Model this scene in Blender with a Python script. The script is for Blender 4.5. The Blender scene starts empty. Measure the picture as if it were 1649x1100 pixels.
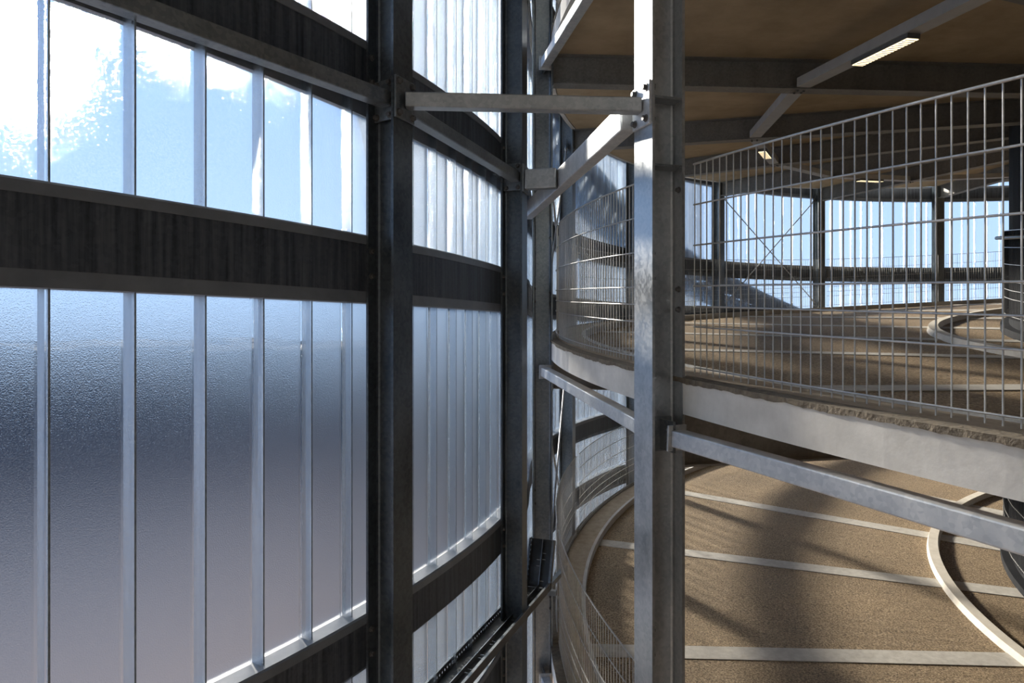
import bpy, bmesh, math, random
from mathutils import Vector
random.seed(7)
SC = bpy.context.scene
COL = SC.collection
R_ = math.radians
ZO = 7.0                      # eye level above the ground outside

# ------------------------------------------------------------------ camera, sky, sun, exposure
cam_d = bpy.data.cameras.new('camera')
cam_d.sensor_width = 36.0
cam_d.lens = 36.0 * 1100.0 / 1649.0
cam_d.shift_y = -20.0 / 1649.0
cam_d.clip_start = 0.05
cam_d.clip_end = 2000
cam = bpy.data.objects.new('camera', cam_d)
COL.objects.link(cam)
cam.location = (0, 0, ZO)
cam.rotation_euler = (R_(90), 0, 0)
SC.camera = cam

SUN_DIR = Vector((-0.50, 0.783, 0.368)).normalized()      # towards the sun
w = bpy.data.worlds.new('sky')
SC.world = w
w.use_nodes = True
nt = w.node_tree
nt.nodes.clear()
wo = nt.nodes.new('ShaderNodeOutputWorld')
bg = nt.nodes.new('ShaderNodeBackground')
tc = nt.nodes.new('ShaderNodeTexCoord')
sx = nt.nodes.new('ShaderNodeSeparateXYZ')
cr = nt.nodes.new('ShaderNodeValToRGB')
nt.links.new(tc.outputs['Generated'], sx.inputs[0])
nt.links.new(sx.outputs['Z'], cr.inputs[0])
e = cr.color_ramp.elements
e[0].position = 0.0; e[0].color = (0.54, 0.76, 1.08, 1)
e[1].position = 1.0; e[1].color = (0.15, 0.36, 0.84, 1)
m_ = e.new(0.35); m_.color = (0.37, 0.61, 1.04, 1)
nt.links.new(cr.outputs[0], bg.inputs['Color'])
bg.inputs['Strength'].default_value = 0.9
nt.links.new(bg.outputs[0], wo.inputs[0])

sun_d = bpy.data.lights.new('sun', 'SUN')
sun_d.energy = 11.5
sun_d.angle = R_(4.0)
sun_d.color = (1.0, 0.90, 0.76)
sun = bpy.data.objects.new('sun', sun_d)
COL.objects.link(sun)
sun.location = (-20, 30, ZO + 20)
sun.rotation_euler = SUN_DIR.to_track_quat('Z', 'Y').to_euler()

vs = SC.view_settings
vs.view_transform = 'Standard'
vs.look = 'None'
vs.gamma = 1.0
vs.exposure = 0.4
vs.use_curve_mapping = False
SC.cycles.max_bounces = 10
SC.cycles.transparent_max_bounces = 24
SC.cycles.transmission_bounces = 8
SC.cycles.sample_clamp_indirect = 4.0
SC.cycles.sample_clamp_direct = 0.0
SC.cycles.caustics_refractive = True
SC.cycles.blur_glossy = 0.5

# ------------------------------------------------------------------ materials
def new_mat(name):
    m = bpy.data.materials.new(name); m.use_nodes = True
    n = m.node_tree; n.nodes.clear()
    out = n.nodes.new('ShaderNodeOutputMaterial')
    return m, n, out
def node(n, t, **kw):
    x = n.nodes.new(t)
    for k, v in kw.items():
        if k in x.inputs: x.inputs[k].default_value = v
        else: setattr(x, k, v)
    return x
def ramp(n, src, stops):
    r = n.nodes.new('ShaderNodeValToRGB')
    el = r.color_ramp.elements
    f4 = lambda c: (c[0], c[1], c[2], 1) if not isinstance(c, (int, float)) else (c, c, c, 1)
    el[0].position = stops[0][0]; el[0].color = f4(stops[0][1])
    el[1].position = stops[-1][0]; el[1].color = f4(stops[-1][1])
    for p, c in stops[1:-1]:
        q = el.new(p); q.color = f4(c)
    n.links.new(src, r.inputs[0])
    return r
def coords(n, scale=(1, 1, 1)):
    t = n.nodes.new('ShaderNodeNewGeometry')
    mp = n.nodes.new('ShaderNodeMapping')
    mp.inputs['Scale'].default_value = scale
    n.links.new(t.outputs['Position'], mp.inputs[0])
    return mp.outputs[0]

def mat_steel(name, c0, c1, metallic, rough, streak=False, spangle=60):
    m, n, out = new_mat(name)
    p = node(n, 'ShaderNodeBsdfPrincipled', Metallic=metallic)
    n.links.new(p.outputs[0], out.inputs[0])
    v = node(n, 'ShaderNodeTexVoronoi', Scale=spangle)
    n.links.new(coords(n), v.inputs['Vector'])
    a = node(n, 'ShaderNodeTexNoise', Scale=1.0, Detail=5.0, Roughness=0.6)
    n.links.new(coords(n, (38, 38, 1.6) if streak else (7, 7, 3)), a.inputs['Vector'])
    mx = node(n, 'ShaderNodeMix', data_type='FLOAT')
    mx.inputs[0].default_value = 0.22 if not streak else 0.08
    sp = n.nodes.new('ShaderNodeSeparateColor')
    n.links.new(v.outputs['Color'], sp.inputs[0])
    n.links.new(a.outputs['Fac'], mx.inputs[2]); n.links.new(sp.outputs[0], mx.inputs[3])
    r = ramp(n, mx.outputs[0], [(0.3, c0), (0.7, c1)])
    n.links.new(r.outputs[0], p.inputs['Base Color'])
    rr = ramp(n, mx.outputs[0], [(0.3, rough - 0.08), (0.7, rough + 0.1)])
    n.links.new(rr.outputs[0], p.inputs['Roughness'])
    return m

def mat_flat(name, c0, c1, rough=0.8, scale=6, bump=0.0, bscale=60, detail=6.0, stretch=(1, 1, 1)):
    m, n, out = new_mat(name)
    p = node(n, 'ShaderNodeBsdfPrincipled', Roughness=rough)
    n.links.new(p.outputs[0], out.inputs[0])
    co = coords(n, stretch)
    a = node(n, 'ShaderNodeTexNoise', Scale=scale, Detail=detail, Roughness=0.65)
    n.links.new(co, a.inputs['Vector'])
    r = ramp(n, a.outputs['Fac'], [(0.3, c0), (0.7, c1)])
    n.links.new(r.outputs[0], p.inputs['Base Color'])
    if bump:
        b = node(n, 'ShaderNodeTexNoise', Scale=bscale, Detail=3.0)
        n.links.new(coords(n), b.inputs['Vector'])
        bn = node(n, 'ShaderNodeBump', Strength=bump, Distance=0.01)
        n.links.new(b.outputs['Fac'], bn.inputs['Height'])
        n.links.new(bn.outputs[0], p.inputs['Normal'])
    return m

def mat_asphalt():
    m, n, out = new_mat('brown_asphalt')
    p = node(n, 'ShaderNodeBsdfPrincipled', Roughness=0.75)
    n.links.new(p.outputs[0], out.inputs[0])
    g = node(n, 'ShaderNodeTexNoise', Scale=62.0, Detail=4.0, Roughness=0.75)
    n.links.new(coords(n), g.inputs['Vector'])
    b = node(n, 'ShaderNodeTexNoise', Scale=1.3, Detail=4.0)
    n.links.new(coords(n), b.inputs['Vector'])
    r = ramp(n, g.outputs['Fac'], [(0.36, (0.085, 0.055, 0.026)), (0.50, (0.30, 0.212, 0.118)), (0.64, (0.60, 0.45, 0.28))])
    r2 = ramp(n, b.outputs['Fac'], [(0.3, 0.82), (0.7, 1.08)])
    mx = node(n, 'ShaderNodeMix', data_type='RGBA', blend_type='MULTIPLY')
    mx.inputs[0].default_value = 1.0
    n.links.new(r.outputs[0], mx.inputs[6]); n.links.new(r2.outputs[0], mx.inputs[7])
    n.links.new(mx.outputs[2], p.inputs['Base Color'])
    bn = node(n, 'ShaderNodeBump', Strength=0.9, Distance=0.015)
    n.links.new(g.outputs['Fac'], bn.inputs['Height'])
    n.links.new(bn.outputs[0], p.inputs['Normal'])
    return m

def mat_glass(name, frac, rough, ior, bscale, bstr, veil=0.05):
    m, n, out = new_mat(name)
    g = node(n, 'ShaderNodeTexNoise', Scale=bscale, Detail=2.0)
    n.links.new(coords(n), g.inputs['Vector'])
    bn = node(n, 'ShaderNodeBump', Strength=bstr, Distance=0.004)
    n.links.new(g.outputs['Fac'], bn.inputs['Height'])
    tr = node(n, 'ShaderNodeBsdfTransparent', Color=(0.945, 0.96, 0.975, 1))
    rf = node(n, 'ShaderNodeBsdfRefraction', Color=(0.945, 0.96, 0.975, 1), Roughness=rough, IOR=ior)
    n.links.new(bn.outputs[0], rf.inputs['Normal'])
    m1 = n.nodes.new('ShaderNodeMixShader'); m1.inputs[0].default_value = frac
    n.links.new(tr.outputs[0], m1.inputs[1]); n.links.new(rf.outputs[0], m1.inputs[2])
    # milky cast surface
    tl = node(n, 'ShaderNodeBsdfTranslucent', Color=(0.80, 0.86, 0.95, 1))
    fr0 = ramp(n, g.outputs['Fac'], [(0.35, 0.0), (0.70, veil)])
    m0 = n.nodes.new('ShaderNodeMixShader')
    n.links.new(fr0.outputs[0], m0.inputs[0])
    n.links.new(m1.outputs[0], m0.inputs[1]); n.links.new(tl.outputs[0], m0.inputs[2])
    gl = node(n, 'ShaderNodeBsdfGlossy', Color=(0.9, 0.95, 1, 1), Roughness=0.18)
    n.links.new(bn.outputs[0], gl.inputs['Normal'])
    fr = node(n, 'ShaderNodeFresnel', IOR=1.25)
    m2 = n.nodes.new('ShaderNodeMixShader')
    n.links.new(fr.outputs[0], m2.inputs[0])
    n.links.new(m0.outputs[0], m2.inputs[1]); n.links.new(gl.outputs[0], m2.inputs[2])
    n.links.new(m2.outputs[0], out.inputs[0])
    return m

def mat_ground():
    # pale paving by the building running out into dark grass
    m, n, out = new_mat('paving_to_grass')
    p = node(n, 'ShaderNodeBsdfDiffuse', Roughness=1.0)
    n.links.new(p.outputs[0], out.inputs[0])
    ge = n.nodes.new('ShaderNodeNewGeometry')
    ln = n.nodes.new('ShaderNodeVectorMath'); ln.operation = 'LENGTH'
    mp = n.nodes.new('ShaderNodeMapping'); mp.inputs['Scale'].default_value = (1, 1, 0)
    n.links.new(ge.outputs['Position'], mp.inputs[0]); n.links.new(mp.outputs[0], ln.inputs[0])
    a = node(n, 'ShaderNodeTexNoise', Scale=0.12, Detail=3.0)
    n.links.new(ge.outputs['Position'], a.inputs['Vector'])
    ma = n.nodes.new('ShaderNodeMath'); ma.operation = 'MULTIPLY_ADD'
    n.links.new(a.outputs['Fac'], ma.inputs[0]); ma.inputs[1].default_value = 10.0; n.links.new(ln.outputs['Value'], ma.inputs[2])
    mr = n.nodes.new('ShaderNodeMapRange'); mr.inputs[1].default_value = 18.0; mr.inputs[2].default_value = 58.0
    n.links.new(ma.outputs[0], mr.inputs[0])
    r = ramp(n, mr.outputs[0], [(0.0, (0.56, 0.43, 0.34)), (0.35, (0.36, 0.275, 0.22)), (0.72, (0.034, 0.040, 0.052))])
    n.links.new(r.outputs[0], p.inputs['Color'])
    return m

def mat_emit(name, c, s):
    m, n, out = new_mat(name)
    p = node(n, 'ShaderNodeBsdfPrincipled', Roughness=0.4)
    p.inputs['Base Color'].default_value = (0.8, 0.78, 0.72, 1)
    p.inputs['Emission Color'].default_value = (*c, 1)
    p.inputs['Emission Strength'].default_value = s
    n.links.new(p.outputs[0], out.inputs[0])
    return m

M = {}
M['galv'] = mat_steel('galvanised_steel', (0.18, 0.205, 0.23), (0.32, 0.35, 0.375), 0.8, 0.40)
M['galv_dark'] = mat_steel('shaded_galvanised_steel', (0.075, 0.09, 0.105), (0.15, 0.17, 0.19), 0.8, 0.40)  # same galvanised steel, darkened to paint in shade on the wall columns
M['galv_lit'] = mat_steel('lit_galvanised_steel', (0.34, 0.37, 0.40), (0.52, 0.54, 0.56), 0.8, 0.36)  # same steel again, base lightened to paint in light on the near columns
M['galv_bright'] = mat_steel('galvanised_tube', (0.44, 0.47, 0.50), (0.66, 0.67, 0.68), 0.55, 0.48)
M['web'] = mat_steel('streaked_galvanised_web', (0.026, 0.033, 0.045), (0.13, 0.15, 0.18), 0.45, 0.55, streak=True)
M['frame'] = mat_flat('aluminium_glazing_frame', (0.12, 0.138, 0.165), (0.19, 0.212, 0.245), 0.45, 4)
M['wire'] = mat_steel('zinc_wire', (0.46, 0.46, 0.45), (0.62, 0.61, 0.59), 0.55, 0.36)
M['bolt'] = mat_flat('dark_bolt', (0.06, 0.06, 0.065), (0.12, 0.12, 0.12), 0.5, 30)
M['glass'] = mat_glass('cast_channel_glass', 0.16, 0.09, 1.17, 170.0, 0.9, 0.03)
M['frosted'] = mat_glass('frosted_channel_glass', 0.70, 0.29, 1.28, 240.0, 0.5, 0.008)
M['rib'] = mat_glass('ribbed_glass_flange', 0.20, 0.14, 1.18, 420.0, 0.9, 0.006)
M['glass_edge'] = mat_flat('cut_glass_edge', (0.16, 0.20, 0.24), (0.32, 0.38, 0.43), 0.25, 40)
M['asphalt'] = mat_asphalt()
M['paint'] = mat_flat('worn_road_paint', (0.44, 0.41, 0.36), (0.62, 0.59, 0.53), 0.8, 14, 0.3, 90)
M['kerb'] = mat_flat('sandy_kerb', (0.34, 0.27, 0.19), (0.50, 0.42, 0.32), 0.85, 10, 0.5, 70)
M['curb'] = mat_flat('cream_kerb', (0.66, 0.60, 0.50), (0.80, 0.74, 0.64), 0.7, 9, 0.2, 50)
M['concrete'] = mat_flat('pale_concrete', (0.50, 0.485, 0.455), (0.76, 0.74, 0.70), 0.8, 3.0, 0.08, 40)
M['sand'] = mat_flat('rough_brown_lip', (0.10, 0.085, 0.065), (0.22, 0.18, 0.13), 0.9, 30, 0.6, 60)
M['soffit'] = mat_flat('brown_soffit', (0.36, 0.28, 0.175), (0.52, 0.41, 0.27), 0.85, 2.2, 0.15, 20)
M['beam'] = mat_steel('grey_beam', (0.20, 0.20, 0.195), (0.32, 0.315, 0.30), 0.35, 0.55)
M['tray'] = mat_flat('dark_tray', (0.028, 0.03, 0.033), (0.06, 0.063, 0.068), 0.4, 10)
M['channel'] = mat_flat('grey_channel', (0.40, 0.40, 0.40), (0.50, 0.50, 0.49), 0.5, 6)
M['housing'] = mat_flat('lamp_housing', (0.12, 0.12, 0.12), (0.18, 0.18, 0.18), 0.5, 10)
M['lamp'] = mat_emit('lamp_diffuser', (1.0, 0.80, 0.48), 1.6)
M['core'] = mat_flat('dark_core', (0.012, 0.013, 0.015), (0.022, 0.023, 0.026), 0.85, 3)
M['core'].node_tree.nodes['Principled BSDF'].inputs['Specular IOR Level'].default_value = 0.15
M['light_block'] = mat_flat('light_block_dark', (0.10, 0.095, 0.09), (0.16, 0.155, 0.15), 0.85, 2)  # for the unseen light-blocking walls and roof
M['forecourt'] = mat_ground()
M['tree'] = mat_flat('tree_foliage', (0.016, 0.019, 0.021), (0.024, 0.028, 0.030), 0.95, 0.7)
M['stair'] = mat_flat('dark_stair_steel', (0.03, 0.035, 0.045), (0.06, 0.065, 0.08), 0.6, 3)

# ------------------------------------------------------------------ mesh helpers
class MB:
    def __init__(s): s.v = []; s.f = []
    def add(s, vs, fs):
        o = len(s.v); s.v += [tuple(q) for q in vs]; s.f += [tuple(i + o for i in f) for f in fs]
    def box(s, c, ax, h):
        c = Vector(c); ax = [Vector(a) for a in ax]
        vs = [c + ax[0] * (h[0] * i) + ax[1] * (h[1] * j) + ax[2] * (h[2] * k) for i in (-1, 1) for j in (-1, 1) for k in (-1, 1)]
        s.add(vs, [(0, 1, 3, 2), (4, 6, 7, 5), (0, 4, 5, 1), (2, 3, 7, 6), (0, 2, 6, 4), (1, 5, 7, 3)])
        return s
    def sweep(s, path, prof, cap=True):
        # path: (point, horizontal normal); profile: (along normal, up)
        n = len(prof); vs = []; fs = []
        for p, nr in path:
            for a, b in prof: vs.append((p[0] + nr[0] * a, p[1] + nr[1] * a, p[2] + b))
        for i in range(len(path) - 1):
            for j in range(n):
                k = (j + 1) % n
                fs.append((i * n + j, i * n + k, (i + 1) * n + k, (i + 1) * n + j))
        if cap:
            fs.append(tuple(range(n))); fs.append(tuple(len(vs) - 1 - j for j in range(n)))
        s.add(vs, fs); return s
    def rod(s, p0, p1, r, n=6, cap=True):
        p0 = Vector(p0); p1 = Vector(p1); d = (p1 - p0).normalized()
        a = d.orthogonal().normalized(); b = d.cross(a)
        vs = []; fs = []
        for p in (p0, p1):
            for i in range(n):
                t = 2 * math.pi * i / n
                vs.append(p + a * (r * math.cos(t)) + b * (r * math.sin(t)))
        for i in range(n):
            k = (i + 1) % n; fs.append((i, k, n + k, n + i))
        if cap:
            fs.append(tuple(range(n))); fs.append(tuple(range(2 * n - 1, n - 1, -1)))
        s.add(vs, fs); return s
    def beam(s, p0, p1, wid, hei, ov=0.0):
        # rectangular tube between two axis points, height vertical
        p0 = Vector(p0); p1 = Vector(p1); d = (p1 - p0).normalized()
        side = d.cross(Vector((0, 0, 1))).normalized(); up = side.cross(d).normalized()
        c = (p0 + p1) / 2; L = (p1 - p0).length / 2 + ov
        return s.box(c, (d, side, up), (L, wid / 2, hei / 2))

def link(o, parent=None):
    COL.objects.link(o)
    if parent is not None: o.parent = parent
    return o
def build(name, mb, mat, parent=None, smooth=False, bevel=0.0):
    """parts: world coordinates minus the parent's place; top-level: origin at the base of the mesh"""
    if parent is None:
        xs = [q[0] for q in mb.v]; ys = [q[1] for q in mb.v]; zs = [q[2] for q in mb.v]
        org = Vector(((min(xs) + max(xs)) / 2, (min(ys) + max(ys)) / 2, min(zs) + ZO))
    else:
        org = Vector(parent['_o']) if '_o' in parent else Vector((0, 0, 0))
    me = bpy.data.meshes.new(name)
    me.from_pydata([(q[0] - org.x, q[1] - org.y, q[2] + ZO - org.z) for q in mb.v], [], mb.f)
    bm = bmesh.new(); bm.from_mesh(me)
    bmesh.ops.recalc_face_normals(bm, faces=bm.faces)
    if bevel: bmesh.ops.bevel(bm, geom=list(bm.edges), offset=bevel, segments=2, affect='EDGES', profile=0.5)
    bm.to_mesh(me); bm.free()
    if smooth:
        for p in me.polygons: p.use_smooth = True
    me.materials.append(M[mat])
    o = bpy.data.objects.new(name, me)
    link(o, parent)
    if parent is None: o.location = org
    else: o['_o'] = tuple(org)
    return o
def thing(name, base, label=None, cat=None, group=None, kind=None):
    o = bpy.data.objects.new(name, None); link(o)
    o.empty_display_size = 0.1
    o.location = (base[0], base[1], base[2] + ZO)
    o['_o'] = (base[0], base[1], base[2] + ZO)
    return tag(o, label, cat, group, kind)
def tag(o, label=None, cat=None, group=None, kind=None):
    if label: o['label'] = label
    if cat: o['category'] = cat
    if group: o['group'] = group
    if kind: o['kind'] = kind
    return o
def share(o, parent, name=None, loc=None, rz=None):
    c = o.copy(); link(c, parent)
    if name: c.name = name
    if loc is not None: c.location = loc
    if rz is not None: c.rotation_euler = (0, 0, rz)
    return c

# ------------------------------------------------------------------ plan: the round ramp and the curved glass wall
CX, CY = 9.406, 6.250          # centre of the ramp
RC = 9.128                     # ramp columns
DK = 18.22; TH0 = 198.17       # column step and the near column's angle
PITCH = 2.77                   # rise of one turn
RE = 9.05                      # slab edge
def kth(k): return TH0 - k * DK
def rp(th, r): return (CX + r * math.cos(R_(th)), CY + r * math.sin(R_(th)))
def rn(th): return (math.cos(R_(th)), math.sin(R_(th)))
def ez(th, lv=0): return -0.0935 - PITCH / 360.0 * (th - 179.95) + PITCH * lv
FALL = 0.022
LX, LY, LR = -8.433, 7.155, 8.55      # left glass arc
RG = 9.33                             # glass radius round the ramp

# glass line as one dense polyline
poly = []
t = -78.0
while t < -10.0:
    poly.append((LX + LR * math.cos(R_(t)), LY + LR * math.sin(R_(t)))); t += 0.25
p0 = Vector((LX + LR * math.cos(R_(-10)), LY + LR * math.sin(R_(-10))))
d0 = Vector((-math.sin(R_(-10)), math.cos(R_(-10))))
p1 = Vector(rp(178, RG)); d1 = Vector((math.sin(R_(178)), -math.cos(R_(178))))
L = (p1 - p0).length
for i in range(24):
    u = i / 24.0
    h00 = 2*u**3 - 3*u**2 + 1; h10 = u**3 - 2*u**2 + u; h01 = -2*u**3 + 3*u**2; h11 = u**3 - u**2
    q = p0 * h00 + d0 * (L * h10) + p1 * h01 + d1 * (L * h11); poly.append((q.x, q.y))
t = 178.0
while t > -88.0:
    poly.append(rp(t, RG)); t -= 0.25
cum = [0.0]
for i in range(1, len(poly)): cum.append(cum[-1] + math.dist(poly[i], poly[i-1]))
def s_of_near(x, y):
    b = min(range(len(poly)), key=lambda i: (poly[i][0]-x)**2 + (poly[i][1]-y)**2); return cum[b]
S_RIB = s_of_near(LX + LR * math.cos(R_(-35.71)), LY + LR * math.sin(R_(-35.71)))
S_SPLIT = s_of_near(*rp(178, RG))
S_END = s_of_near(*rp(42.0, RG))
import bisect
def G(s):
    """point and inward normal of the glass line"""
    i = min(max(bisect.bisect_left(cum, s), 1), len(poly) - 1)
    a, b = poly[i-1], poly[i]; L = cum[i] - cum[i-1]; u = (s - cum[i-1]) / L
    tx, ty = (b[0]-a[0]) / L, (b[1]-a[1]) / L
    # smooth the tangent
    j0, j1 = max(i-3, 0), min(i+2, len(poly)-1)
    tx, ty = poly[j1][0]-poly[j0][0], poly[j1][1]-poly[j0][1]
    q = math.hypot(tx, ty); tx /= q; ty /= q
    return (a[0]+(b[0]-a[0])*u, a[1]+(b[1]-a[1])*u), (ty, -tx)
def gpath(s0, s1, z, step=0.131):
    n = max(2, int((s1 - s0) / step) + 1); out = []
    for i in range(n + 1):
        p, nn = G(s0 + (s1 - s0) * i / n); out.append(((p[0], p[1], z), nn))
    return out
def hpath(th0, th1, dz, lv, step=1.5, r=None):
    """helical path; the profile's first coordinate is the radius itself when r is None"""
    n = max(1, int(abs(th1 - th0) / step + 0.999)); out = []
    for i in range(n + 1):
        th = th0 + (th1 - th0) * i / n
        if r is None: out.append(((CX, CY, ez(th, lv) + dz), rn(th)))
        else:
            q = rp(th, r); out.append(((q[0], q[1], ez(th, lv) + dz), rn(th)))
    return out

# ------------------------------------------------------------------ ground outside
g = thing('ground', (0, 0, -ZO), kind='structure')
g['label'] = 'pale paved ground and dark lawn outside the glass'
mb = MB(); mb.box((0, 0, -7.12), ((1, 0, 0), (0, 1, 0), (0, 0, 1)), (400, 400, 0.1)); build('forecourt', mb, 'forecourt', g)

# ------------------------------------------------------------------ unseen walls and roof added to block stray light
PA, PB = Vector((poly[0][0], poly[0][1], -0.3)), Vector((poly[-1][0], poly[-1][1], -0.3))
dB = (PB - PA).normalized()
mb = MB(); mb.box((PA + PB) / 2 - Vector((-dB.y, dB.x, 0)) * 0.2, (dB, Vector((-dB.y, dB.x, 0)), (0, 0, 1)), ((PB - PA).length / 2, 0.15, 6.7)); o = build('added_wall_back', mb, 'light_block'); tag(o, 'added dark wall behind the camera, blocking light', kind='structure')  # unseen wall put in to keep light from behind off the steel
rim = poly[::4]
mb = MB(); nR = len(rim)
mb.add([(x, y, 6.42) for x, y in rim] + [(x, y, 6.62) for x, y in rim], [tuple(range(nR)), tuple(range(2 * nR - 1, nR - 1, -1))] + [(i, (i + 1) % nR, nR + (i + 1) % nR, nR + i) for i in range(nR)])
o = build('ceiling', mb, 'light_block'); tag(o, 'added dark roof slab over the building, blocking skylight', kind='structure')  # unseen roof put in to shut out light from overhead

mb = MB(); mb.sweep([((CX, CY, 0), rn(a_)) for a_ in range(42, -90, -3)], [(9.3, -7.0), (9.5, -7.0), (9.5, 6.4), (9.3, 6.4)]); o = build('added_wall_right', mb, 'light_block'); tag(o, 'added dark wall beyond the right edge, blocking light', kind='structure')  # unseen solid wall in place of glazing, added to cut light from the right

# ------------------------------------------------------------------ ramp floors
TH_A, TH_B = 232.0, -128.0
ORD = {-1: 'lower', 0: 'main', 1: 'upper', -2: 'lowest', 2: 'top'}
for lv in (-2, -1, 0, 1, 2):
    fl = thing('floor', (CX, CY, ez(180, lv)), kind='structure')
    fl['label'] = {0: 'brown asphalt ramp deck at eye level behind the mesh railing', -1: 'brown asphalt ramp deck one turn below',
                   1: 'ramp deck overhead with brown soffit', -2: 'ramp deck two turns below', 2: 'ramp deck two turns above'}[lv]
    tA, tB = (TH_A, TH_B)
    ln = lambda r: -0.08 - FALL * (8.72 - r)
    sf = lambda r: -0.155 - FALL * (RE - r)
    mb = MB(); mb.sweep(hpath(tA, tB, 0, lv), [(3.95, ln(3.95)), (8.70, ln(8.70)), (8.70, sf(8.70)), (3.95, sf(3.95))]); build('lane', mb, 'asphalt', fl)
    mb = MB(); mb.sweep(hpath(tA, tB, 0, lv), [(3.95, sf(3.95)), (8.99, sf(8.99)), (8.99, sf(8.99) - 0.02), (3.95, sf(3.95) - 0.02)]); build('soffit', mb, 'soffit', fl)
    mb = MB(); mb.sweep(hpath(tA, tB, 0, lv), [(8.715, -0.003), (9.045, -0.003), (9.0, sf(9.0)), (8.715, sf(8.715))]); build('kerb', mb, 'kerb', fl)
    mb = MB(); mb.sweep(hpath(tA, tB, 0, lv), [(8.685, 0.006), (8.722, 0.006), (8.722, -0.1), (8.685, -0.1)]); build('kerb_edging', mb, 'concrete', fl)
    if lv in (-1, 0, 1):
        # edge boards, one per bay
        for k in range(-1, 8):
            a, b = kth(k) - 1.05, kth(k + 1) + 0.45
            if k == -1: a = kth(k) - 1.05
            mb = MB(); mb.sweep(hpath(a, b, 0, lv, 1.2), [(9.0, -0.012), (RE, -0.012), (RE, -0.178), (9.0, -0.178)]); build('edge_board', mb, 'concrete', fl)
        mb = MB()
        hp = hpath(kth(-1), kth(4), 0, lv, 0.12)
        n = 0
        for (p, nr) in hp:
            pass
        prof0 = [(8.98, 0.004), (RE + 0.006, 0.0), (RE + 0.006, -0.02), (8.98, -0.016)]
        vs = []; fs = []
        j = 0.0; j2 = 0.0
        for i, (p, nr) in enumerate(hp):
            j = 0.8 * j + random.uniform(-0.0035, 0.0035); j2 = 0.7 * j2 + random.uniform(-0.0012, 0.0012)
            for q, (a, b) in enumerate(prof0):
                bb = b + (j - 0.004 if q == 2 else 0); aa = a + (j2 if q in (1, 2) else 0)
                vs.append((p[0] + nr[0] * aa, p[1] + nr[1] * aa, p[2] + bb))
        for i in range(len(hp) - 1):
            for q in range(4):
                k2 = (q + 1) % 4; fs.append((i*4+q, i*4+k2, (i+1)*4+k2, (i+1)*4+q))
        mb.add(vs, fs); build('coating_lip', mb, 'sand', fl)
    if lv in (-1, 0, 1):
        mb = MB()
        mb.sweep(hpath(tA, tB, 0, lv), [(4.655, ln(4.65) - 0.01), (4.675, ln(4.65) + 0.07), (4.78, ln(4.7) + 0.07), (4.80, ln(4.8) - 0.01)]); build('inner_kerb', mb, 'curb', fl)
    if lv in (-1, 0):
        for k in range(-1, 10):
            for (ra, rb) in ((3.97, 4.66), (4.795, 8.69)):
                mb = MB(); th = kth(k); u = rn(th); tdir = (-u[1], u[0])
                for (r0, r1) in [(ra + (rb - ra) * i / 4, ra + (rb - ra) * (i + 1) / 4) for i in range(4)]:
                    vs = []
                    for r in (r0, r1):
                        for s_ in (-0.11, 0.11):
                            dth = math.degrees(s_ / r)
                            q = rp(th + dth, r); vs.append((q[0], q[1], ez(th + dth, lv) + ln(r) + 0.006))
                    vs += [(a, b, c - 0.01) for a, b, c in vs]
                    mb.add(vs, [(0, 1, 3, 2), (4, 6, 7, 5), (0, 4, 5, 1), (2, 3, 7, 6), (0, 2, 6, 4), (1, 5, 7, 3)])
                build('joint_stripe', mb, 'paint', fl)

# ------------------------------------------------------------------ glazing
RINGS = []
for n in (-2, -1, 0, 1, 2):
    RINGS.append((0.127 + PITCH * n, 0.455 + PITCH * n, 'M', n)); RINGS.append((1.066 + PITCH * n, 1.395 + PITCH * n, 'U', n))
RINGS = [r for r in RINGS if -5.0 < r[0] < 6.2]
RINGS.sort()
wall_l = thing('wall_left', (-0.8, 3.4, -ZO), kind='structure'); wall_l['label'] = 'curved wall of upright glass channels on the left'
wall_r = thing('wall_far', (CX, CY + RG, -ZO), kind='structure'); wall_r['label'] = 'round wall of upright glass channels behind the ramp'
PW = 0.262
def pane_mesh(name, h, mat='glass'):
    w = PW / 2 - 0.004; T = 0.007; D = 0.050
    mb = MB()
    prof = [(-w, -T), (w, -T), (w, D), (w - T, D), (w - T - 0.006, 0.004), (w - T - 0.012, 0), (-w + T + 0.012, 0), (-w + T + 0.006, 0.004), (-w + T, D), (-w, D)]
    n = len(prof); vs = [(a, b, z) for z in (0, h) for a, b in prof]
    fs = [(j, (j + 1) % n, n + (j + 1) % n, n + j) for j in range(n)]
    for o in (0, n):
        fs += [(o + 0, o + 9, o + 8, o + 7), (o + 0, o + 7, o + 6), (o + 1, o + 5, o + 4), (o + 1, o + 4, o + 3, o + 2), (o + 0, o + 6, o + 5, o + 1)]
    me = bpy.data.meshes.new(name); me.from_pydata(vs, [], fs)
    bm = bmesh.new(); bm.from_mesh(me); bmesh.ops.recalc_face_normals(bm, faces=bm.faces); bm.to_mesh(me); bm.free()
    for q in (mat, 'rib', 'glass_edge'): me.materials.append(M[q])
    for j, pg in enumerate(me.polygons):
        if j in (1, 3, 7, 9): pg.material_index = 1
        elif j == 2: pg.material_index = 2
        elif j == 8: pg.material_index = 1
    return me, vs, fs
rows = []
for i in range(len(RINGS) - 1): rows.append((RINGS[i][1], RINGS[i + 1][0], RINGS[i + 1][2]))
pane_cache = {}
n_left = n_right = 0
S_END_PANE = S_END - 0.3
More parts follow.
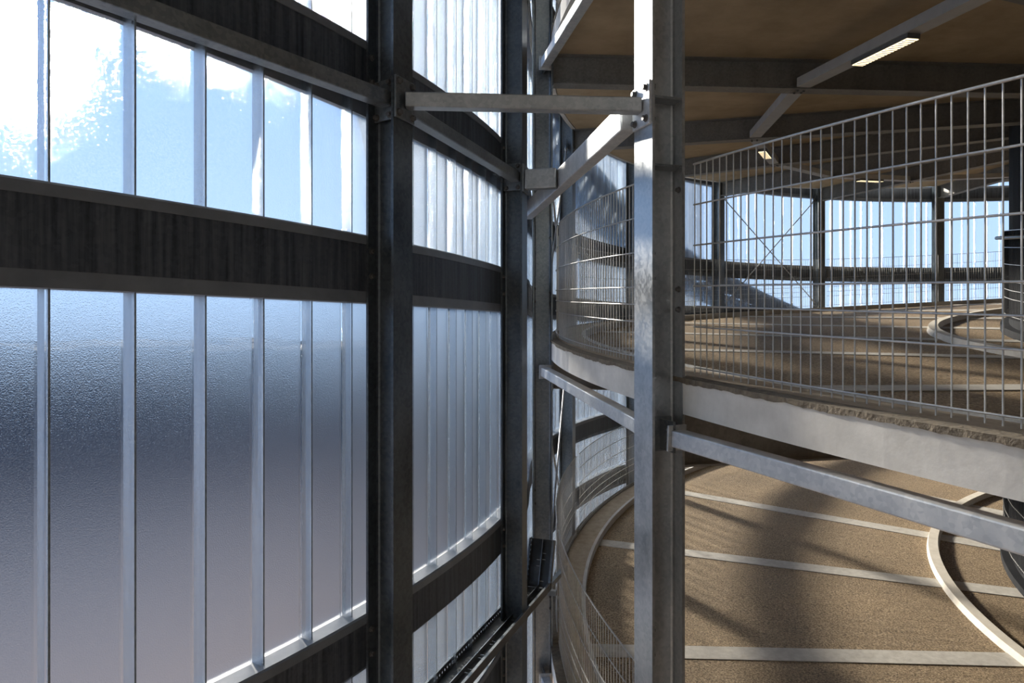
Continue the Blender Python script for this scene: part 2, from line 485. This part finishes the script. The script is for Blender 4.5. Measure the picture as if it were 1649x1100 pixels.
for (zb, zt, nxt) in rows:
    z0 = zb - 0.012; h = zt - zb + (0.06 if nxt == 'U' else 0.012) + 0.012
    key = round(h, 3)
    if key not in pane_cache: pane_cache[key] = (pane_mesh('glass_channel', h), pane_mesh('frosted_channel', h, 'frosted'))
    (me_c, pv, pf), (me_f, _, _) = pane_cache[key]
    frost = zb < 0 and zt - zb > 1.0
    rest = MB()
    i0 = int(math.floor((0.3 - S_RIB) / PW)) + 1
    i = i0
    while True:
        sc = S_RIB + (i + 0.5) * PW
        if sc > S_END_PANE: break
        p, nn = G(sc)
        ang = math.atan2(nn[1], nn[0]) - math.pi / 2        # local +y is inward
        left = sc < S_SPLIT
        th_ok = sc < S_SPLIT + R_(62) * RG
        near = sc > S_RIB - 1.2
        if left: single = near and -2.7 < zb < 2.0
        else: single = th_ok and -1.6 < zb < 1.0
        if single:
            par = wall_l if left else wall_r
            o = bpy.data.objects.new('glass_channel', me_f if (left and frost) else me_c); link(o, par)
            b = par['_o']
            o.location = (p[0] - b[0], p[1] - b[1], z0 + ZO - b[2]); o.rotation_euler = (0, 0, ang)
            if left: n_left += 1
            else: n_right += 1
        else:
            ca, sa = math.cos(ang), math.sin(ang)
            tgt = rest
            tgt.add([(p[0] + a * ca - b * sa, p[1] + a * sa + b * ca, z + z0) for a, b, z in pv], pf)
        i += 1
    if rest.v:
        o = build('glass_channels_beyond', rest, 'glass', wall_r); o['kind'] = 'stuff'
print('panes', n_left, n_right)

# ring beams with their glazing frames
RLAB = {('M', 0): 'mid-height', ('U', 0): 'upper', ('U', -1): 'lower', ('M', -1): 'lowest', ('M', 1): 'topmost', ('U', 1): 'overhead'}
def ring(zb, zt, typ, n, s0, s1, label):
    p, _ = G((s0 + s1) / 2)
    t = thing('ring_beam', (p[0], p[1], zb), label, 'beam', 'ring beams carrying the glass walls', 'thing')
    lo = zb + (0.074 if typ == 'U' else 0.055); hi = zt - 0.045
    mb = MB(); mb.sweep(gpath(s0, s1, 0), [(0.085, lo), (0.085, hi), (-0.01, hi), (-0.01, hi - 0.012), (0.075, hi - 0.012), (0.075, lo + 0.012), (-0.01, lo + 0.012), (-0.01, lo)]); build('web', mb, 'web', t)
    mb = MB()
    if typ == 'U': mb.sweep(gpath(s0, s1, 0), [(-0.03, zb), (0.003, zb), (0.003, lo), (-0.03, lo)])
    else: mb.sweep(gpath(s0, s1, 0), [(-0.03, zb), (0.082, zb), (0.082, lo), (-0.03, lo)])
    build('head_frame', mb, 'frame', t)
    mb = MB(); mb.sweep(gpath(s0, s1, 0), [(-0.03, hi), (0.092, hi), (0.092, zt - 0.008), (0.084, zt), (-0.03, zt)]); build('sill_frame', mb, 'frame', t)
for (zb, zt, typ, n) in RINGS:
    nm = RLAB.get((typ, n))
    if nm is None: nm = 'hidden'
    ring(zb, zt, typ, n, 0.3, S_SPLIT - 0.004, {'mid-height': 'dark streaked ring beam crossing the left glass wall at eye level', 'upper': 'streaked ring beam across the left glass wall behind the bolted square tube',
        'lower': 'dark ring beam with pale sill rising from the bottom left corner', 'lowest': 'ring beam below the cable tray at the foot of the left glass wall', 'topmost': 'ring beam of the left glass wall just above the picture',
        'overhead': 'ring beam of the left glass wall well above the picture', 'hidden': 'ring beam of the left glass wall %s the picture' % ('below' if zb < 0 else 'high above')}[nm])
    ring(zb, zt, typ, n, S_SPLIT + 0.004, S_END - 0.05, {'mid-height': 'ring beam round the ramp hidden behind the far edge of the eye-level deck', 'upper': 'long level ring beam behind the far mesh railing of the ramp',
        'lower': 'curved ring beam seen under the eye-level deck left of the big column', 'lowest': 'ring beam behind the lower deck of the ramp', 'topmost': 'rounded dark ring beam under the far soffit of the ramp',
        'overhead': 'ring beam of the ramp wall above the soffit', 'hidden': 'ring beam of the ramp wall %s' % ('two turns below' if zb < 0 else 'two turns above')}[nm])

# ------------------------------------------------------------------ columns
ZB_, ZT_ = -7.0, 6.4
def heb(mb, c, n, h, b, tf, tw, zb, zt):
    n = Vector((n[0], n[1], 0)).normalized(); t = Vector((-n.y, n.x, 0)); z = Vector((0, 0, 1))
    c = Vector((c[0], c[1], (zb + zt) / 2)); H = (zt - zb) / 2
    f = h / 2; w = b / 2; q = tw / 2; r = 0.014
    pts = [(f, -w), (f, w), (f - tf, w), (f - tf, q + r), (f - tf - r * .3, q + r * .3), (f - tf - r, q), (-f + tf + r, q), (-f + tf + r * .3, q + r * .3), (-f + tf, q + r), (-f + tf, w), (-f, w), (-f, -w),
           (-f + tf, -w), (-f + tf, -q - r), (-f + tf + r * .3, -q - r * .3), (-f + tf + r, -q), (f - tf - r, -q), (f - tf - r * .3, -q - r * .3), (f - tf, -q - r), (f - tf, -w)]
    N = len(pts)
    vs = [tuple(c + n * a + t * b2 + z * s) for s in (-H, H) for a, b2 in pts]
    fs = [(j, (j + 1) % N, N + (j + 1) % N, N + j) for j in range(N)] + [tuple(range(N)), tuple(range(2 * N - 1, N - 1, -1))]
    mb.add(vs, fs)
def bolt(parent, p, d, r=0.013, l=0.018):
    p = Vector(p); d = Vector(d).normalized()
    mb = MB(); mb.rod(p, p + d * l, r, 6); mb.rod(p - d * 0.002, p + d * 0.004, r * 1.45, 10)
    return build('bolt', mb, 'bolt', parent)
def v3(p, z): return Vector((p[0], p[1], z))
cols = {}
CLAB = {-1: 'steel column just beyond the right edge, carrying the near blue-grey tube', 0: 'big sunlit steel column in the foreground right of centre',
        1: 'steel column where the cable tray turns up, left end of the mesh railing', 2: 'narrow steel column seen just right of the one at the cable tray bend',
        3: 'steel column half hidden behind the left edge of the big sunlit column', 4: 'far steel column left of the crossed tie rods', 5: 'far steel column right of the crossed tie rods',
        6: 'far steel column nearest the dark core drum', 7: 'far steel column hidden behind the dark core drum', 8: 'far steel column well beyond the right edge'}
for k in range(-1, 9):
    c = rp(kth(k), RC); n = rn(kth(k))
    t = thing('steel_column', (c[0], c[1], ZB_), CLAB[k], 'column', 'steel columns round the ramp', 'thing')
    mb = MB(); heb(mb, c, n, 0.18, 0.18, 0.014, 0.009, ZB_, ZT_); sh_ = build('shaft', mb, 'galv_lit' if k < 1 else 'galv', t)
    cols[k] = (Vector((c[0], c[1], 0)), Vector((n[0], n[1], 0)), t)
    tv = Vector((-n[1], n[0], 0))         # towards larger angle (towards the camera side)
    # railing and ring bolts on the flanges
    C, Nn = Vector((c[0], c[1], 0)), Vector((n[0], n[1], 0))
    if k in (-1, 0, 1, 2):
        for lv in (-1, 0):
            for dz in (0.39, 0.49, 0.98):
                p = C - Nn * 0.076 + tv * 0.06 + Vector((0, 0, ez(kth(k), lv) + dz - 0.06)); bolt(sh_, p, Nn, 0.011, 0.016)
        for (zb, zt, ty, nn_) in RINGS:
            if -3 < zb < 3:
                for dz in (0.12, 0.24):
                    bolt(sh_, C + Nn * 0.076 + tv * 0.062 + Vector((0, 0, zb + dz)), -Nn, 0.011, 0.014)
# left wall columns
def lcol(th, key, label):
    n = (math.cos(R_(th)), math.sin(R_(th))); r = LR + 0.168
    c = (LX + r * n[0], LY + r * n[1])
    t = thing('wall_column', (c[0], c[1], ZB_), label, 'column', 'steel columns along the left glass wall', 'thing')
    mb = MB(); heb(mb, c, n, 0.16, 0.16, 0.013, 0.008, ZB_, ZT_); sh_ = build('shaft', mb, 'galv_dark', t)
    C = Vector((c[0], c[1], 0)); Nn = Vector((n[0], n[1], 0)); cols[key] = (C, Nn, t)
    tv = Vector((Nn.y, -Nn.x, 0))          # towards the camera
    for (zb, zt, ty, nn_) in RINGS:
        if -3 < zb < 3:
            for dz in (0.13, 0.25):
                bolt(sh_, C - Nn * 0.067 + tv * 0.055 + Vector((0, 0, zb + dz)), Nn, 0.011, 0.014)
    return t
lcol(-46.0, 'L0', 'wall column left of the picture, at the end of the upper square tube')
lcol(-26.0, 'L1', 'dark wall column in front of the left glass wall, nearest the camera')
lcol(-14.3, 'L2', 'dark slender wall column between the nearest wall column and the cable tray bend')

# stiffeners, plates and brackets of the big column
C0, N0, t0 = cols[0]; T0 = Vector((-N0.y, N0.x, 0)); Z = Vector((0, 0, 1))
for z in (1.125, 0.795):
    for s in (1, -1):
        mb = MB(); mb.box(C0 + T0 * (s * 0.046) + Z * z, (N0, T0, Z), (0.076, 0.042, 0.006)); build('stiffener', mb, 'galv', t0)
mb = MB(); mb.box(C0 + N0 * 0.097 + Z * 1.10, (N0, T0, Z), (0.007, 0.085, 0.105)); ep0 = build('end_plate', mb, 'galv_bright', t0, bevel=0.002)
for a in (-0.055, 0.055):
    for b in (-0.075, 0.075):
        bolt(ep0, C0 + N0 * 0.104 + T0 * a + Z * (1.10 + b), N0, 0.013, 0.02)
        bolt(ep0, C0 + N0 * 0.076 + T0 * a + Z * (1.10 + b), -N0, 0.014, 0.016)
mb = MB(); mb.box(C0 + T0 * 0.075 + Z * (ez(kth(0)) - 0.285), (T0, N0, Z), (0.068, 0.006, 0.075)); mb.box(C0 + T0 * 0.012 + Z * (ez(kth(0)) - 0.285), (T0, N0, Z), (0.005, 0.06, 0.085)); build('fin_plate', mb, 'galv', t0)

# ------------------------------------------------------------------ tie tubes
def tube(name, p0, p1, wid, hei, mat, label, bev=0.006, group='steel tie tubes'):
    mid = (Vector(p0) + Vector(p1)) / 2
    t = thing(name, (p0[0], p0[1], min(p0[2], p1[2]) - hei / 2), label, 'tie beam', group)
    mb = MB(); mb.beam(p0, p1, wid, hei); build('tube', mb, mat, t, bevel=bev)
    return t
def plate(parent, c, ax, h, mat='galv', bev=0.002):
    mb = MB(); mb.box(c, ax, h); return build('end_plate', mb, mat, parent, bevel=bev)
C1, N1, t1 = cols['L1']; C2, N2, t2 = cols['L2']; CL0, NL0, _ = cols['L0']; K1, NK1, tk1 = cols[1]
ZT1 = 1.0995
# column L1 to the big column
a = C1 + N1 * 0.094 + Z * ZT1; b = C0 + N0 * 0.105 + Z * ZT1
tt = tube('tie_tube', a, b, 0.07, 0.071, 'galv_lit', 'level square tube running from the nearest wall column to the big sunlit column')
tv1 = Vector((N1.y, -N1.x, 0))
ep1 = plate(tt, C1 + N1 * 0.087 + Z * 1.105, (N1, tv1, Z), (0.006, 0.078, 0.10))
for p_ in (-0.055, 0.055):
    for q_ in (-0.075, 0.075): bolt(ep1, C1 + N1 * 0.093 + tv1 * p_ + Z * (1.105 + q_), N1, 0.013, 0.018)
# ramp column 1 to the big column, deep tube
a = K1 + NK1 * 0.09 + NK1 * 0.0 + Z * 1.075; b = C0 + N0 * 0.135 + (K1 - C0).normalized() * 0.10 + Z * 1.075
a2 = K1 + NK1 * 0.13 + Z * 1.075
tt = tube('deep_tie_tube', a2, b, 0.08, 0.141, 'galv_bright', 'deep sunlit tube slanting down left from the big sunlit column', 0.008)
dT2 = (b - a2).normalized()
# column L2 to the deep tube
T2p = a2 + dT2 * ((4.875 - a2.y) / dT2.y)
a = Vector((C2.x + 0.085, 4.93, 1.075)); sd = Vector((-dT2.y, dT2.x, 0))
b = Vector((T2p.x - 0.045, 4.875, 1.075))
tt = tube('deep_tie_tube', a, b, 0.08, 0.141, 'galv_lit', 'short deep tube from the slender wall column to the slanting sunlit tube', 0.008)
plate(tt, C2 + N2 * 0.086 + Z * 1.09, (N2, Vector((N2.y, -N2.x, 0)), Z), (0.006, 0.078, 0.10))
# square tubes along the left wall
for (A, NA, B, NB, lab, own) in ((C1, N1, CL0, NL0, 'square tube leaving the nearest wall column towards the top left corner', t1), (C1, N1, C2, N2, 'square tube between the two dark wall columns under the ring beam', t2)):
    d = (B - A).normalized()
    sh = 0.03
    tt = tube('wall_tie_tube', A + N1 * sh + d * 0.05 + Z * ZT1, B + NB * sh - d * 0.05 + Z * ZT1, 0.07, 0.071, 'galv', lab)
    for (P_, dd, NN) in ((A, d, NA), (B, -d, NB)):
        cpl = P_ + dd * 0.035 + Z * 1.105
        side = Vector((-dd.y, dd.x, 0))
        ep = plate(tt, cpl, (dd, side, Z), (0.006, 0.066, 0.098))
        for p_ in (-0.045, 0.045):
            for q_ in (-0.078, 0.078): bolt(ep, cpl + dd * 0.006 + side * p_ + Z * q_, dd, 0.012, 0.018)
# tubes under the slab edge
for (k, lv, lab) in ((-1, 0, 'blue-grey tube under the near slab edge running off to the right'), (0, 0, 'pale tube under the slab edge between the cable tray bend and the big column'), (1, 0, 'tube under the slab edge just behind the column at the tray bend'),
                     (0, 1, 'bright sunlit tube rising to the top edge left of the big column'), (0, -1, 'tube at the bottom edge below the cable tray bend')):
    A, NA, _ = cols[k]; B, NB, _ = cols[k + 1]
    d = (B - A).normalized(); dz = -0.29
    pa = A + d * 0.155 + Z * (ez(kth(k), lv) + dz); pb = B - d * 0.135 + Z * (ez(kth(k + 1), lv) + dz)
    tt = tube('edge_tube', pa, pb, 0.08, 0.08, 'galv_bright', lab, 0.007)
    dd = (pb - pa).normalized(); side = dd.cross(Z).normalized(); up = side.cross(dd)
    for (q, s) in ((pa, 1), (pb, -1)):
        ep = plate(tt, q - dd * (0.006 * s), (dd, side, up), (0.006, 0.055, 0.062), 'galv_bright')
        plate(tt, q - dd * (0.06 * s), (dd, side, up), (0.055, 0.006, 0.06), 'galv')
        for z in (-0.03, 0.03): bolt(ep, q - dd * (0.013 * s) + side * 0.035 + up * z, -dd * s, 0.012, 0.02); bolt(ep, q - dd * (0.013 * s) - side * 0.035 + up * z, -dd * s, 0.012, 0.02)

# ------------------------------------------------------------------ radial beams
def ibeam(mb, p0, p1, h, b, tf, tw):
    p0 = Vector(p0); p1 = Vector(p1); d = (p1 - p0).normalized(); side = d.cross(Z).normalized(); up = side.cross(d)
    c = (p0 + p1) / 2; Lh = (p1 - p0).length / 2
    mb.box(c, (d, side, up), (Lh, tw / 2, h / 2 - tf)); mb.box(c + up * (h / 2 - tf / 2), (d, side, up), (Lh, b / 2, tf / 2)); mb.box(c - up * (h / 2 - tf / 2), (d, side, up), (Lh, b / 2, tf / 2))
BL = {0: 'at the big sunlit column', 1: 'at the cable tray bend column', 2: 'second behind the big column', 3: 'third behind the big column', 4: 'left of the crossed rods', 5: 'right of the crossed rods', 6: 'nearest the dark drum', 7: 'behind the dark drum', -1: 'beyond the right edge'}
for lv in (0, 1):
    for k in range(0, 8):
        th = kth(k); zt = ez(th, lv) - 0.178
        q0 = rp(th, 9.03); q1 = rp(th, 3.93)
        t = thing('radial_beam', (q0[0], q0[1], zt - 0.27), 'radial beam under the %s deck, %s' % ({0: 'eye-level', 1: 'overhead'}[lv], BL[k]), 'beam', 'radial beams under the ramp decks', 'thing')
        mb = MB(); ibeam(mb, (q0[0], q0[1], zt - 0.135), (q1[0], q1[1], zt - 0.135 - FALL * 5.1), 0.27, 0.135, 0.0102, 0.0066); isec = build('i_section', mb, 'beam', t)
        mb = MB(); mb.box((rp(th, 9.034)[0], rp(th, 9.034)[1], zt - 0.135), (Vector((*rn(th), 0)), Vector((-rn(th)[1], rn(th)[0], 0)), Z), (0.005, 0.07, 0.15)); build('end_plate', mb, 'galv', isec)

# ------------------------------------------------------------------ light channels and luminaires
LLAB = {0: 'lit strip lamp under the overhead deck, nearest one', 2: 'small lit strip lamp at the bend of the ceiling channel', 4: 'far lit strip lamp, thin bright line under the soffit'}
for k in range(0, 6):
    th0_, th1_ = kth(k), kth(k + 1)
    q0 = Vector((*rp(th0_, 6.78), ez(th0_, 1) - 0.178 - 0.27 - FALL * 2.27 + 0.055)); q1 = Vector((*rp(th1_, 6.78), ez(th1_, 1) - 0.178 - 0.27 - FALL * 2.27 + 0.055))
    d = (q1 - q0).normalized(); side = d.cross(Z).normalized(); up = side.cross(d)
    t = thing('cable_channel', (q0.x, q0.y, q0.z - 0.05), 'grey ceiling channel, %s' % ['nearest length with the big lamp', 'length between the two nearest beams', 'length bending back with the small lamp', 'thin length behind the small lamp', 'thin far length with the far lamp', 'farthest thin length near the dark drum'][k], 'cable channel', 'ceiling channel lengths')
    mb = MB(); mb.box((q0 + q1) / 2, (d, side, up), ((q1 - q0).length / 2 - 0.075, 0.065, 0.04)); du = build('duct', mb, 'channel', t)
    for s in (-1, 1):
        for qq, s2 in ((q0, 1), (q1, -1)): bolt(du, qq + d * (0.035 * s2) + side * (0.03 * s) - up * 0.06, -up, 0.008, 0.008)
    if k in LLAB:
        c = (q0 + q1) / 2 - d * (0.05) - up * 0.058
        lm = thing('strip_lamp', (c.x, c.y, c.z - 0.03), LLAB[k], 'lamp', 'ceiling strip lamps')
        mb = MB(); mb.box(c, (d, side, up), (0.31, 0.052, 0.018)); build('housing', mb, 'housing', lm, bevel=0.003)
        mb = MB(); mb.box(c - up * 0.020, (d, side, up), (0.30, 0.046, 0.003)); df = build('diffuser', mb, 'lamp', lm)
        for i in range(17):
            mb = MB(); mb.box(c - up * 0.024 + d * (-0.28 + 0.035 * i), (d, side, up), (0.0022, 0.044, 0.002)); build('louvre', mb, 'housing', df)

# ------------------------------------------------------------------ mesh railings
ROWS = (0.0, 0.2, 0.3, 0.4, 0.6, 0.8, 1.0)
RR = 8.98
def railing(k, lv, single, label, r=RR, span=None, upmat='wire'):
    a, b = (kth(k) - 0.55, kth(k + 1) + 0.55) if span is None else span
    q = rp((a + b) / 2, r)
    t = thing('mesh_railing', (q[0], q[1], ez((a + b) / 2, lv)), label, 'railing', 'mesh railing panels')
    base = 0.05
    n = int(round(R_(a - b) * r / 0.05)); mesh = MB()
    for i in range(n + 1):
        th = a + (b - a) * i / n
        p = rp(th, r); z = ez(th, lv) + base
        mb = MB() if single else mesh
        mb.rod((p[0], p[1], z - 0.032), (p[0], p[1], z + 1.0), 0.0031, 6 if single else 4, single)
        if single: build('upright_wire', mb, 'wire', t, smooth=False)
    if upmat != 'wire':
        build('upright_wires', mesh, upmat, t)['kind'] = 'stuff'; mesh = MB()
    for j, dz in enumerate(ROWS):
        rad = 0.0055 if dz in (1.0,) else 0.0042
        mb = MB() if single else mesh
        m = 18
        pts = []
        for i in range(m + 1):
            th = a + (b - a) * i / m; p = rp(th, r + 0.006); pts.append((p[0], p[1], ez(th, lv) + base + dz))
        for i in range(m): mb.rod(pts[i], pts[i + 1], rad, 6 if single else 4, False)
        if single: build('cross_rod', mb, 'wire', t, smooth=True)
    if not single:
        o = build('wire_mesh', mesh, 'wire', t); o['kind'] = 'stuff'
    return t
PL = {-1: 'right of the big sunlit column', 0: 'between the cable tray bend and the big column', 1: 'first bay behind the tray bend column', 2: 'second bay behind the tray bend column', 3: 'far bay left of the crossed rods', 4: 'far bay across the crossed rods', 5: 'far bay right of the crossed rods', 6: 'far bay beside the dark drum'}
for k in range(-1, 7): railing(k, 0, k in (-1, 0), 'mesh railing of the eye-level deck, ' + PL[k])
for k in range(0, 6): railing(k, -1, False, 'mesh railing of the lower deck, ' + PL[k])
for k in range(0, 2): railing(k, 1, False, 'mesh railing of the overhead deck, ' + PL[k])
# railing round the core
for lv, nm in ((0, 'eye-level'), (-1, 'lower')):
    t = railing(0, lv, False, 'mesh railing wrapped round the dark core drum on the %s deck' % nm, 3.985, (205.0, 95.0), 'core')
    mb = MB(); pts = []
    for i in range(61):
        th = 205 - 110 * i / 60; p = rp(th, 4.055); pts.append((p[0], p[1], ez(th, lv) - 0.08 - FALL * 4.7 + 1.15))
    for i in range(60): mb.rod(pts[i], pts[i + 1], 0.022, 10, i in (0, 59))
    o = build('handrail', mb, 'galv', t, smooth=True)
t = thing('core_drum', (CX, CY, -7.0), 'dark round core drum cut by the right edge', 'drum')
mb = MB(); mb.sweep([((CX, CY, 0), rn(a_)) for a_ in [i * 4 for i in range(91)]], [(3.93, -7.0), (3.93, 6.4), (3.7, 6.4), (3.7, -7.0)], cap=False); build('shell', mb, 'core', t, smooth=False)
for lv in (-1, 0):
    mb = MB(); mb.sweep(hpath(215, 90, -0.2, lv, 3), [(3.92, 0.0), (4.02, 0.0), (4.02, 0.10), (3.92, 0.10)]); build('skirting', mb, 'core', t)

# ------------------------------------------------------------------ tie rods
def brace(k, lv, label):
    A, NA, _ = cols[k]; B, NB, _ = cols[k + 1]
    za, zb_ = ez(kth(k), lv), ez(kth(k + 1), lv)
    t = thing('tie_rods', (A.x, A.y, za), label, 'bracing', 'crossed tie rods')
    d = (B - A).normalized()
    off = NA * 0.02
    p = [A + d * 0.11 + Z * (za + 0.12), B - d * 0.11 + Z * (zb_ + 2.36), A + d * 0.11 + off + Z * (za + 2.36), B - d * 0.11 + off + Z * (zb_ + 0.12)]
    for (u, v_) in ((p[0], p[1]), (p[2], p[3])):
        mb = MB(); mb.rod(u, v_, 0.011, 8); rd = build('rod', mb, 'galv_bright', t, smooth=True)
        dd = (v_ - u).normalized()
        for (q, s) in ((u, 1), (v_, -1)):
            mb = MB(); mb.rod(q - dd * (0.02 * s), q + dd * (0.09 * s), 0.024, 8); build('clevis', mb, 'galv', rd)
            mb = MB(); mb.box(q - dd * (0.04 * s), (dd, Z.cross(dd).normalized(), dd.cross(Z.cross(dd).normalized())), (0.07, 0.006, 0.05)); build('gusset', mb, 'galv', rd)
brace(1, 0, 'tie rods crossing behind the column at the cable tray bend, eye-level deck')
brace(1, -1, 'tie rods crossing behind the column at the cable tray bend, lower deck')
brace(4, 0, 'thin dark rods crossing in front of the far glass wall')

# ------------------------------------------------------------------ perforated cable tray
t = thing('cable_tray', (-0.3, 4.0, -2.12), 'dark perforated cable tray rising to the right below the lower ring beam', 'cable tray')
P0 = Vector((-0.70, 2.84, -2.11)); P1 = Vector((0.315, 5.53, -2.11))
dT = (P1 - P0).normalized(); sT = Vector((dT.y, -dT.x, 0))      # to the right
WT = 0.20
# the axis is the right wall
def strip(mb, A, B, dd, up, off, thick, z0, z1):
    c = (A + B) / 2 - sT * off + up * ((z0 + z1) / 2)
    mb.box(c, (dd, sT, up), ((B - A).length / 2, thick, (z1 - z0) / 2))
def tray_run(A, B, tagx):
    dd = (B - A).normalized(); up = sT.cross(dd).normalized()
    if up.z < 0: up = -up
    L = (B - A).length; N = int(L / 0.035)
    for off, nm in ((0.0, 'right_side'), (WT * 0.5, 'divider'), (WT, 'left_side')):
        mb = MB()
        if off == WT:
            strip(mb, A, B, dd, up, off, 0.0012, 0, 0.022); strip(mb, A, B, dd, up, off, 0.0012, 0.036, 0.062)
            for i in range(N + 1):
                q = A + dd * (L * i / N); c = q - sT * off + up * 0.029
                mb.box(c, (dd, sT, up), (0.011, 0.0012, 0.007))
        else: strip(mb, A, B, dd, up, off, 0.0012 if off else 0.002, 0, 0.03 if off else 0.066)
        build(nm, mb, 'tray', t)
    mb = MB(); strip(mb, A, B, dd, up, 0.0, 0.009, 0.064, 0.070); build('rim', mb, 'galv', t)
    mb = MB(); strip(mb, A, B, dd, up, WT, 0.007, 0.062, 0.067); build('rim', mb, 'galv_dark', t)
    mb = MB(); strip(mb, A, B, dd, up, WT * 0.5, 0.0025, 0.03, 0.033); build('rim', mb, 'galv', t)
    # bottom with slots
    mb = MB()
    for o1, o2 in ((0.0, 0.07), (0.10, 0.115), (0.145, WT)):
        c = (A + B) / 2 - sT * ((o1 + o2) / 2); mb.box(c, (dd, sT, up), (L / 2, (o2 - o1) / 2, 0.001))
    N2_ = int(L / 0.05)
    for i in range(N2_):
        q = A + dd * (L * (i + 0.5) / N2_)
        for o1, o2 in ((0.07, 0.10), (0.115, 0.145)): mb.box(q - sT * ((o1 + o2) / 2), (dd, sT, up), (L / N2_ / 2 * (1.0 if (i + (o1 > 0.1)) % 4 else 0.78), (o2 - o1) / 2, 0.001))
    build('base', mb, 'tray', t)
tray_run(P0, P1, 'run')
P2 = P1 + dT * 0.13 + Z * 0.36
tray_run(P1 + dT * 0.002 + Z * 0.002, P2, 'rise')
mb = MB(); mb.box(P1 - sT * 0.1 + dT * 0.02 - Z * 0.03, (sT, dT, Z), (0.14, 0.02, 0.02)); mb.box(P1 - sT * 0.06 + dT * 0.3 - Z * 0.03, (sT, dT, Z), (0.02, 0.32, 0.02)); build('bracket', mb, 'galv', t)

# ------------------------------------------------------------------ things outside
t = thing('exterior_stair', (*rp(125, 10.3), -7.0), 'dark sloping stair flight outside, blurred behind the far glass wall', 'stair')
def sz(th): return 0.42 + 0.0567 * (th - 106.7)
def spath(a, b, n=40):
    out = []
    for i in range(n + 1):
        th = a + (b - a) * i / n; out.append(((CX, CY, sz(th)), rn(th)))
    return out
for r0 in (9.62, 10.85):
    mb = MB(); mb.sweep(spath(160, 88), [(r0, 0.0), (r0 + 0.05, 0.0), (r0 + 0.05, -0.38), (r0, -0.38)]); build('stringer', mb, 'stair', t)
for i in range(42):
    th = 159 - 1.68 * i
    mb = MB(); u = rn(th); mb.box((CX + u[0] * 10.26, CY + u[1] * 10.26, sz(th) - 0.19), (Vector((*u, 0)), Vector((-u[1], u[0], 0)), Z), (0.6, 0.14, 0.025)); build('tread', mb, 'stair', t)
for th in (155, 125, 95):
    mb = MB(); q = rp(th, 10.95); mb.rod((q[0], q[1], -7.0), (q[0], q[1], sz(th) - 0.1), 0.06, 8); build('post', mb, 'stair', t)

mb = MB()
for i in range(150):
    a_ = R_(random.uniform(20, 160)) ; d_ = random.uniform(150, 230)
    c = Vector((d_ * math.cos(a_), d_ * math.sin(a_), -7.0)); h = random.uniform(3.0, 4.2); rw = random.uniform(8.0, 14.0)
    vs = []; fs = []; NU, NV = 9, 6
    for v_ in range(NV + 1):
        ph = math.pi * v_ / NV
        for u in range(NU):
            tt_ = 2 * math.pi * u / NU; j = random.uniform(0.8, 1.15)
            vs.append(c + Vector((rw * j * math.sin(ph) * math.cos(tt_), rw * j * math.sin(ph) * math.sin(tt_), h * 0.55 + h * 0.55 * j * math.cos(ph))))
    for v_ in range(NV):
        for u in range(NU): fs.append((v_*NU+u, v_*NU+(u+1) % NU, (v_+1)*NU+(u+1) % NU, (v_+1)*NU+u))
    mb.add(vs, fs)
o = build('tree_belt', mb, 'tree', None, smooth=True)
tag(o, 'dark belt of distant trees blurred behind the left glass', 'trees', None, 'stuff')

for o in bpy.data.objects:
    if '_o' in o: del o['_o']
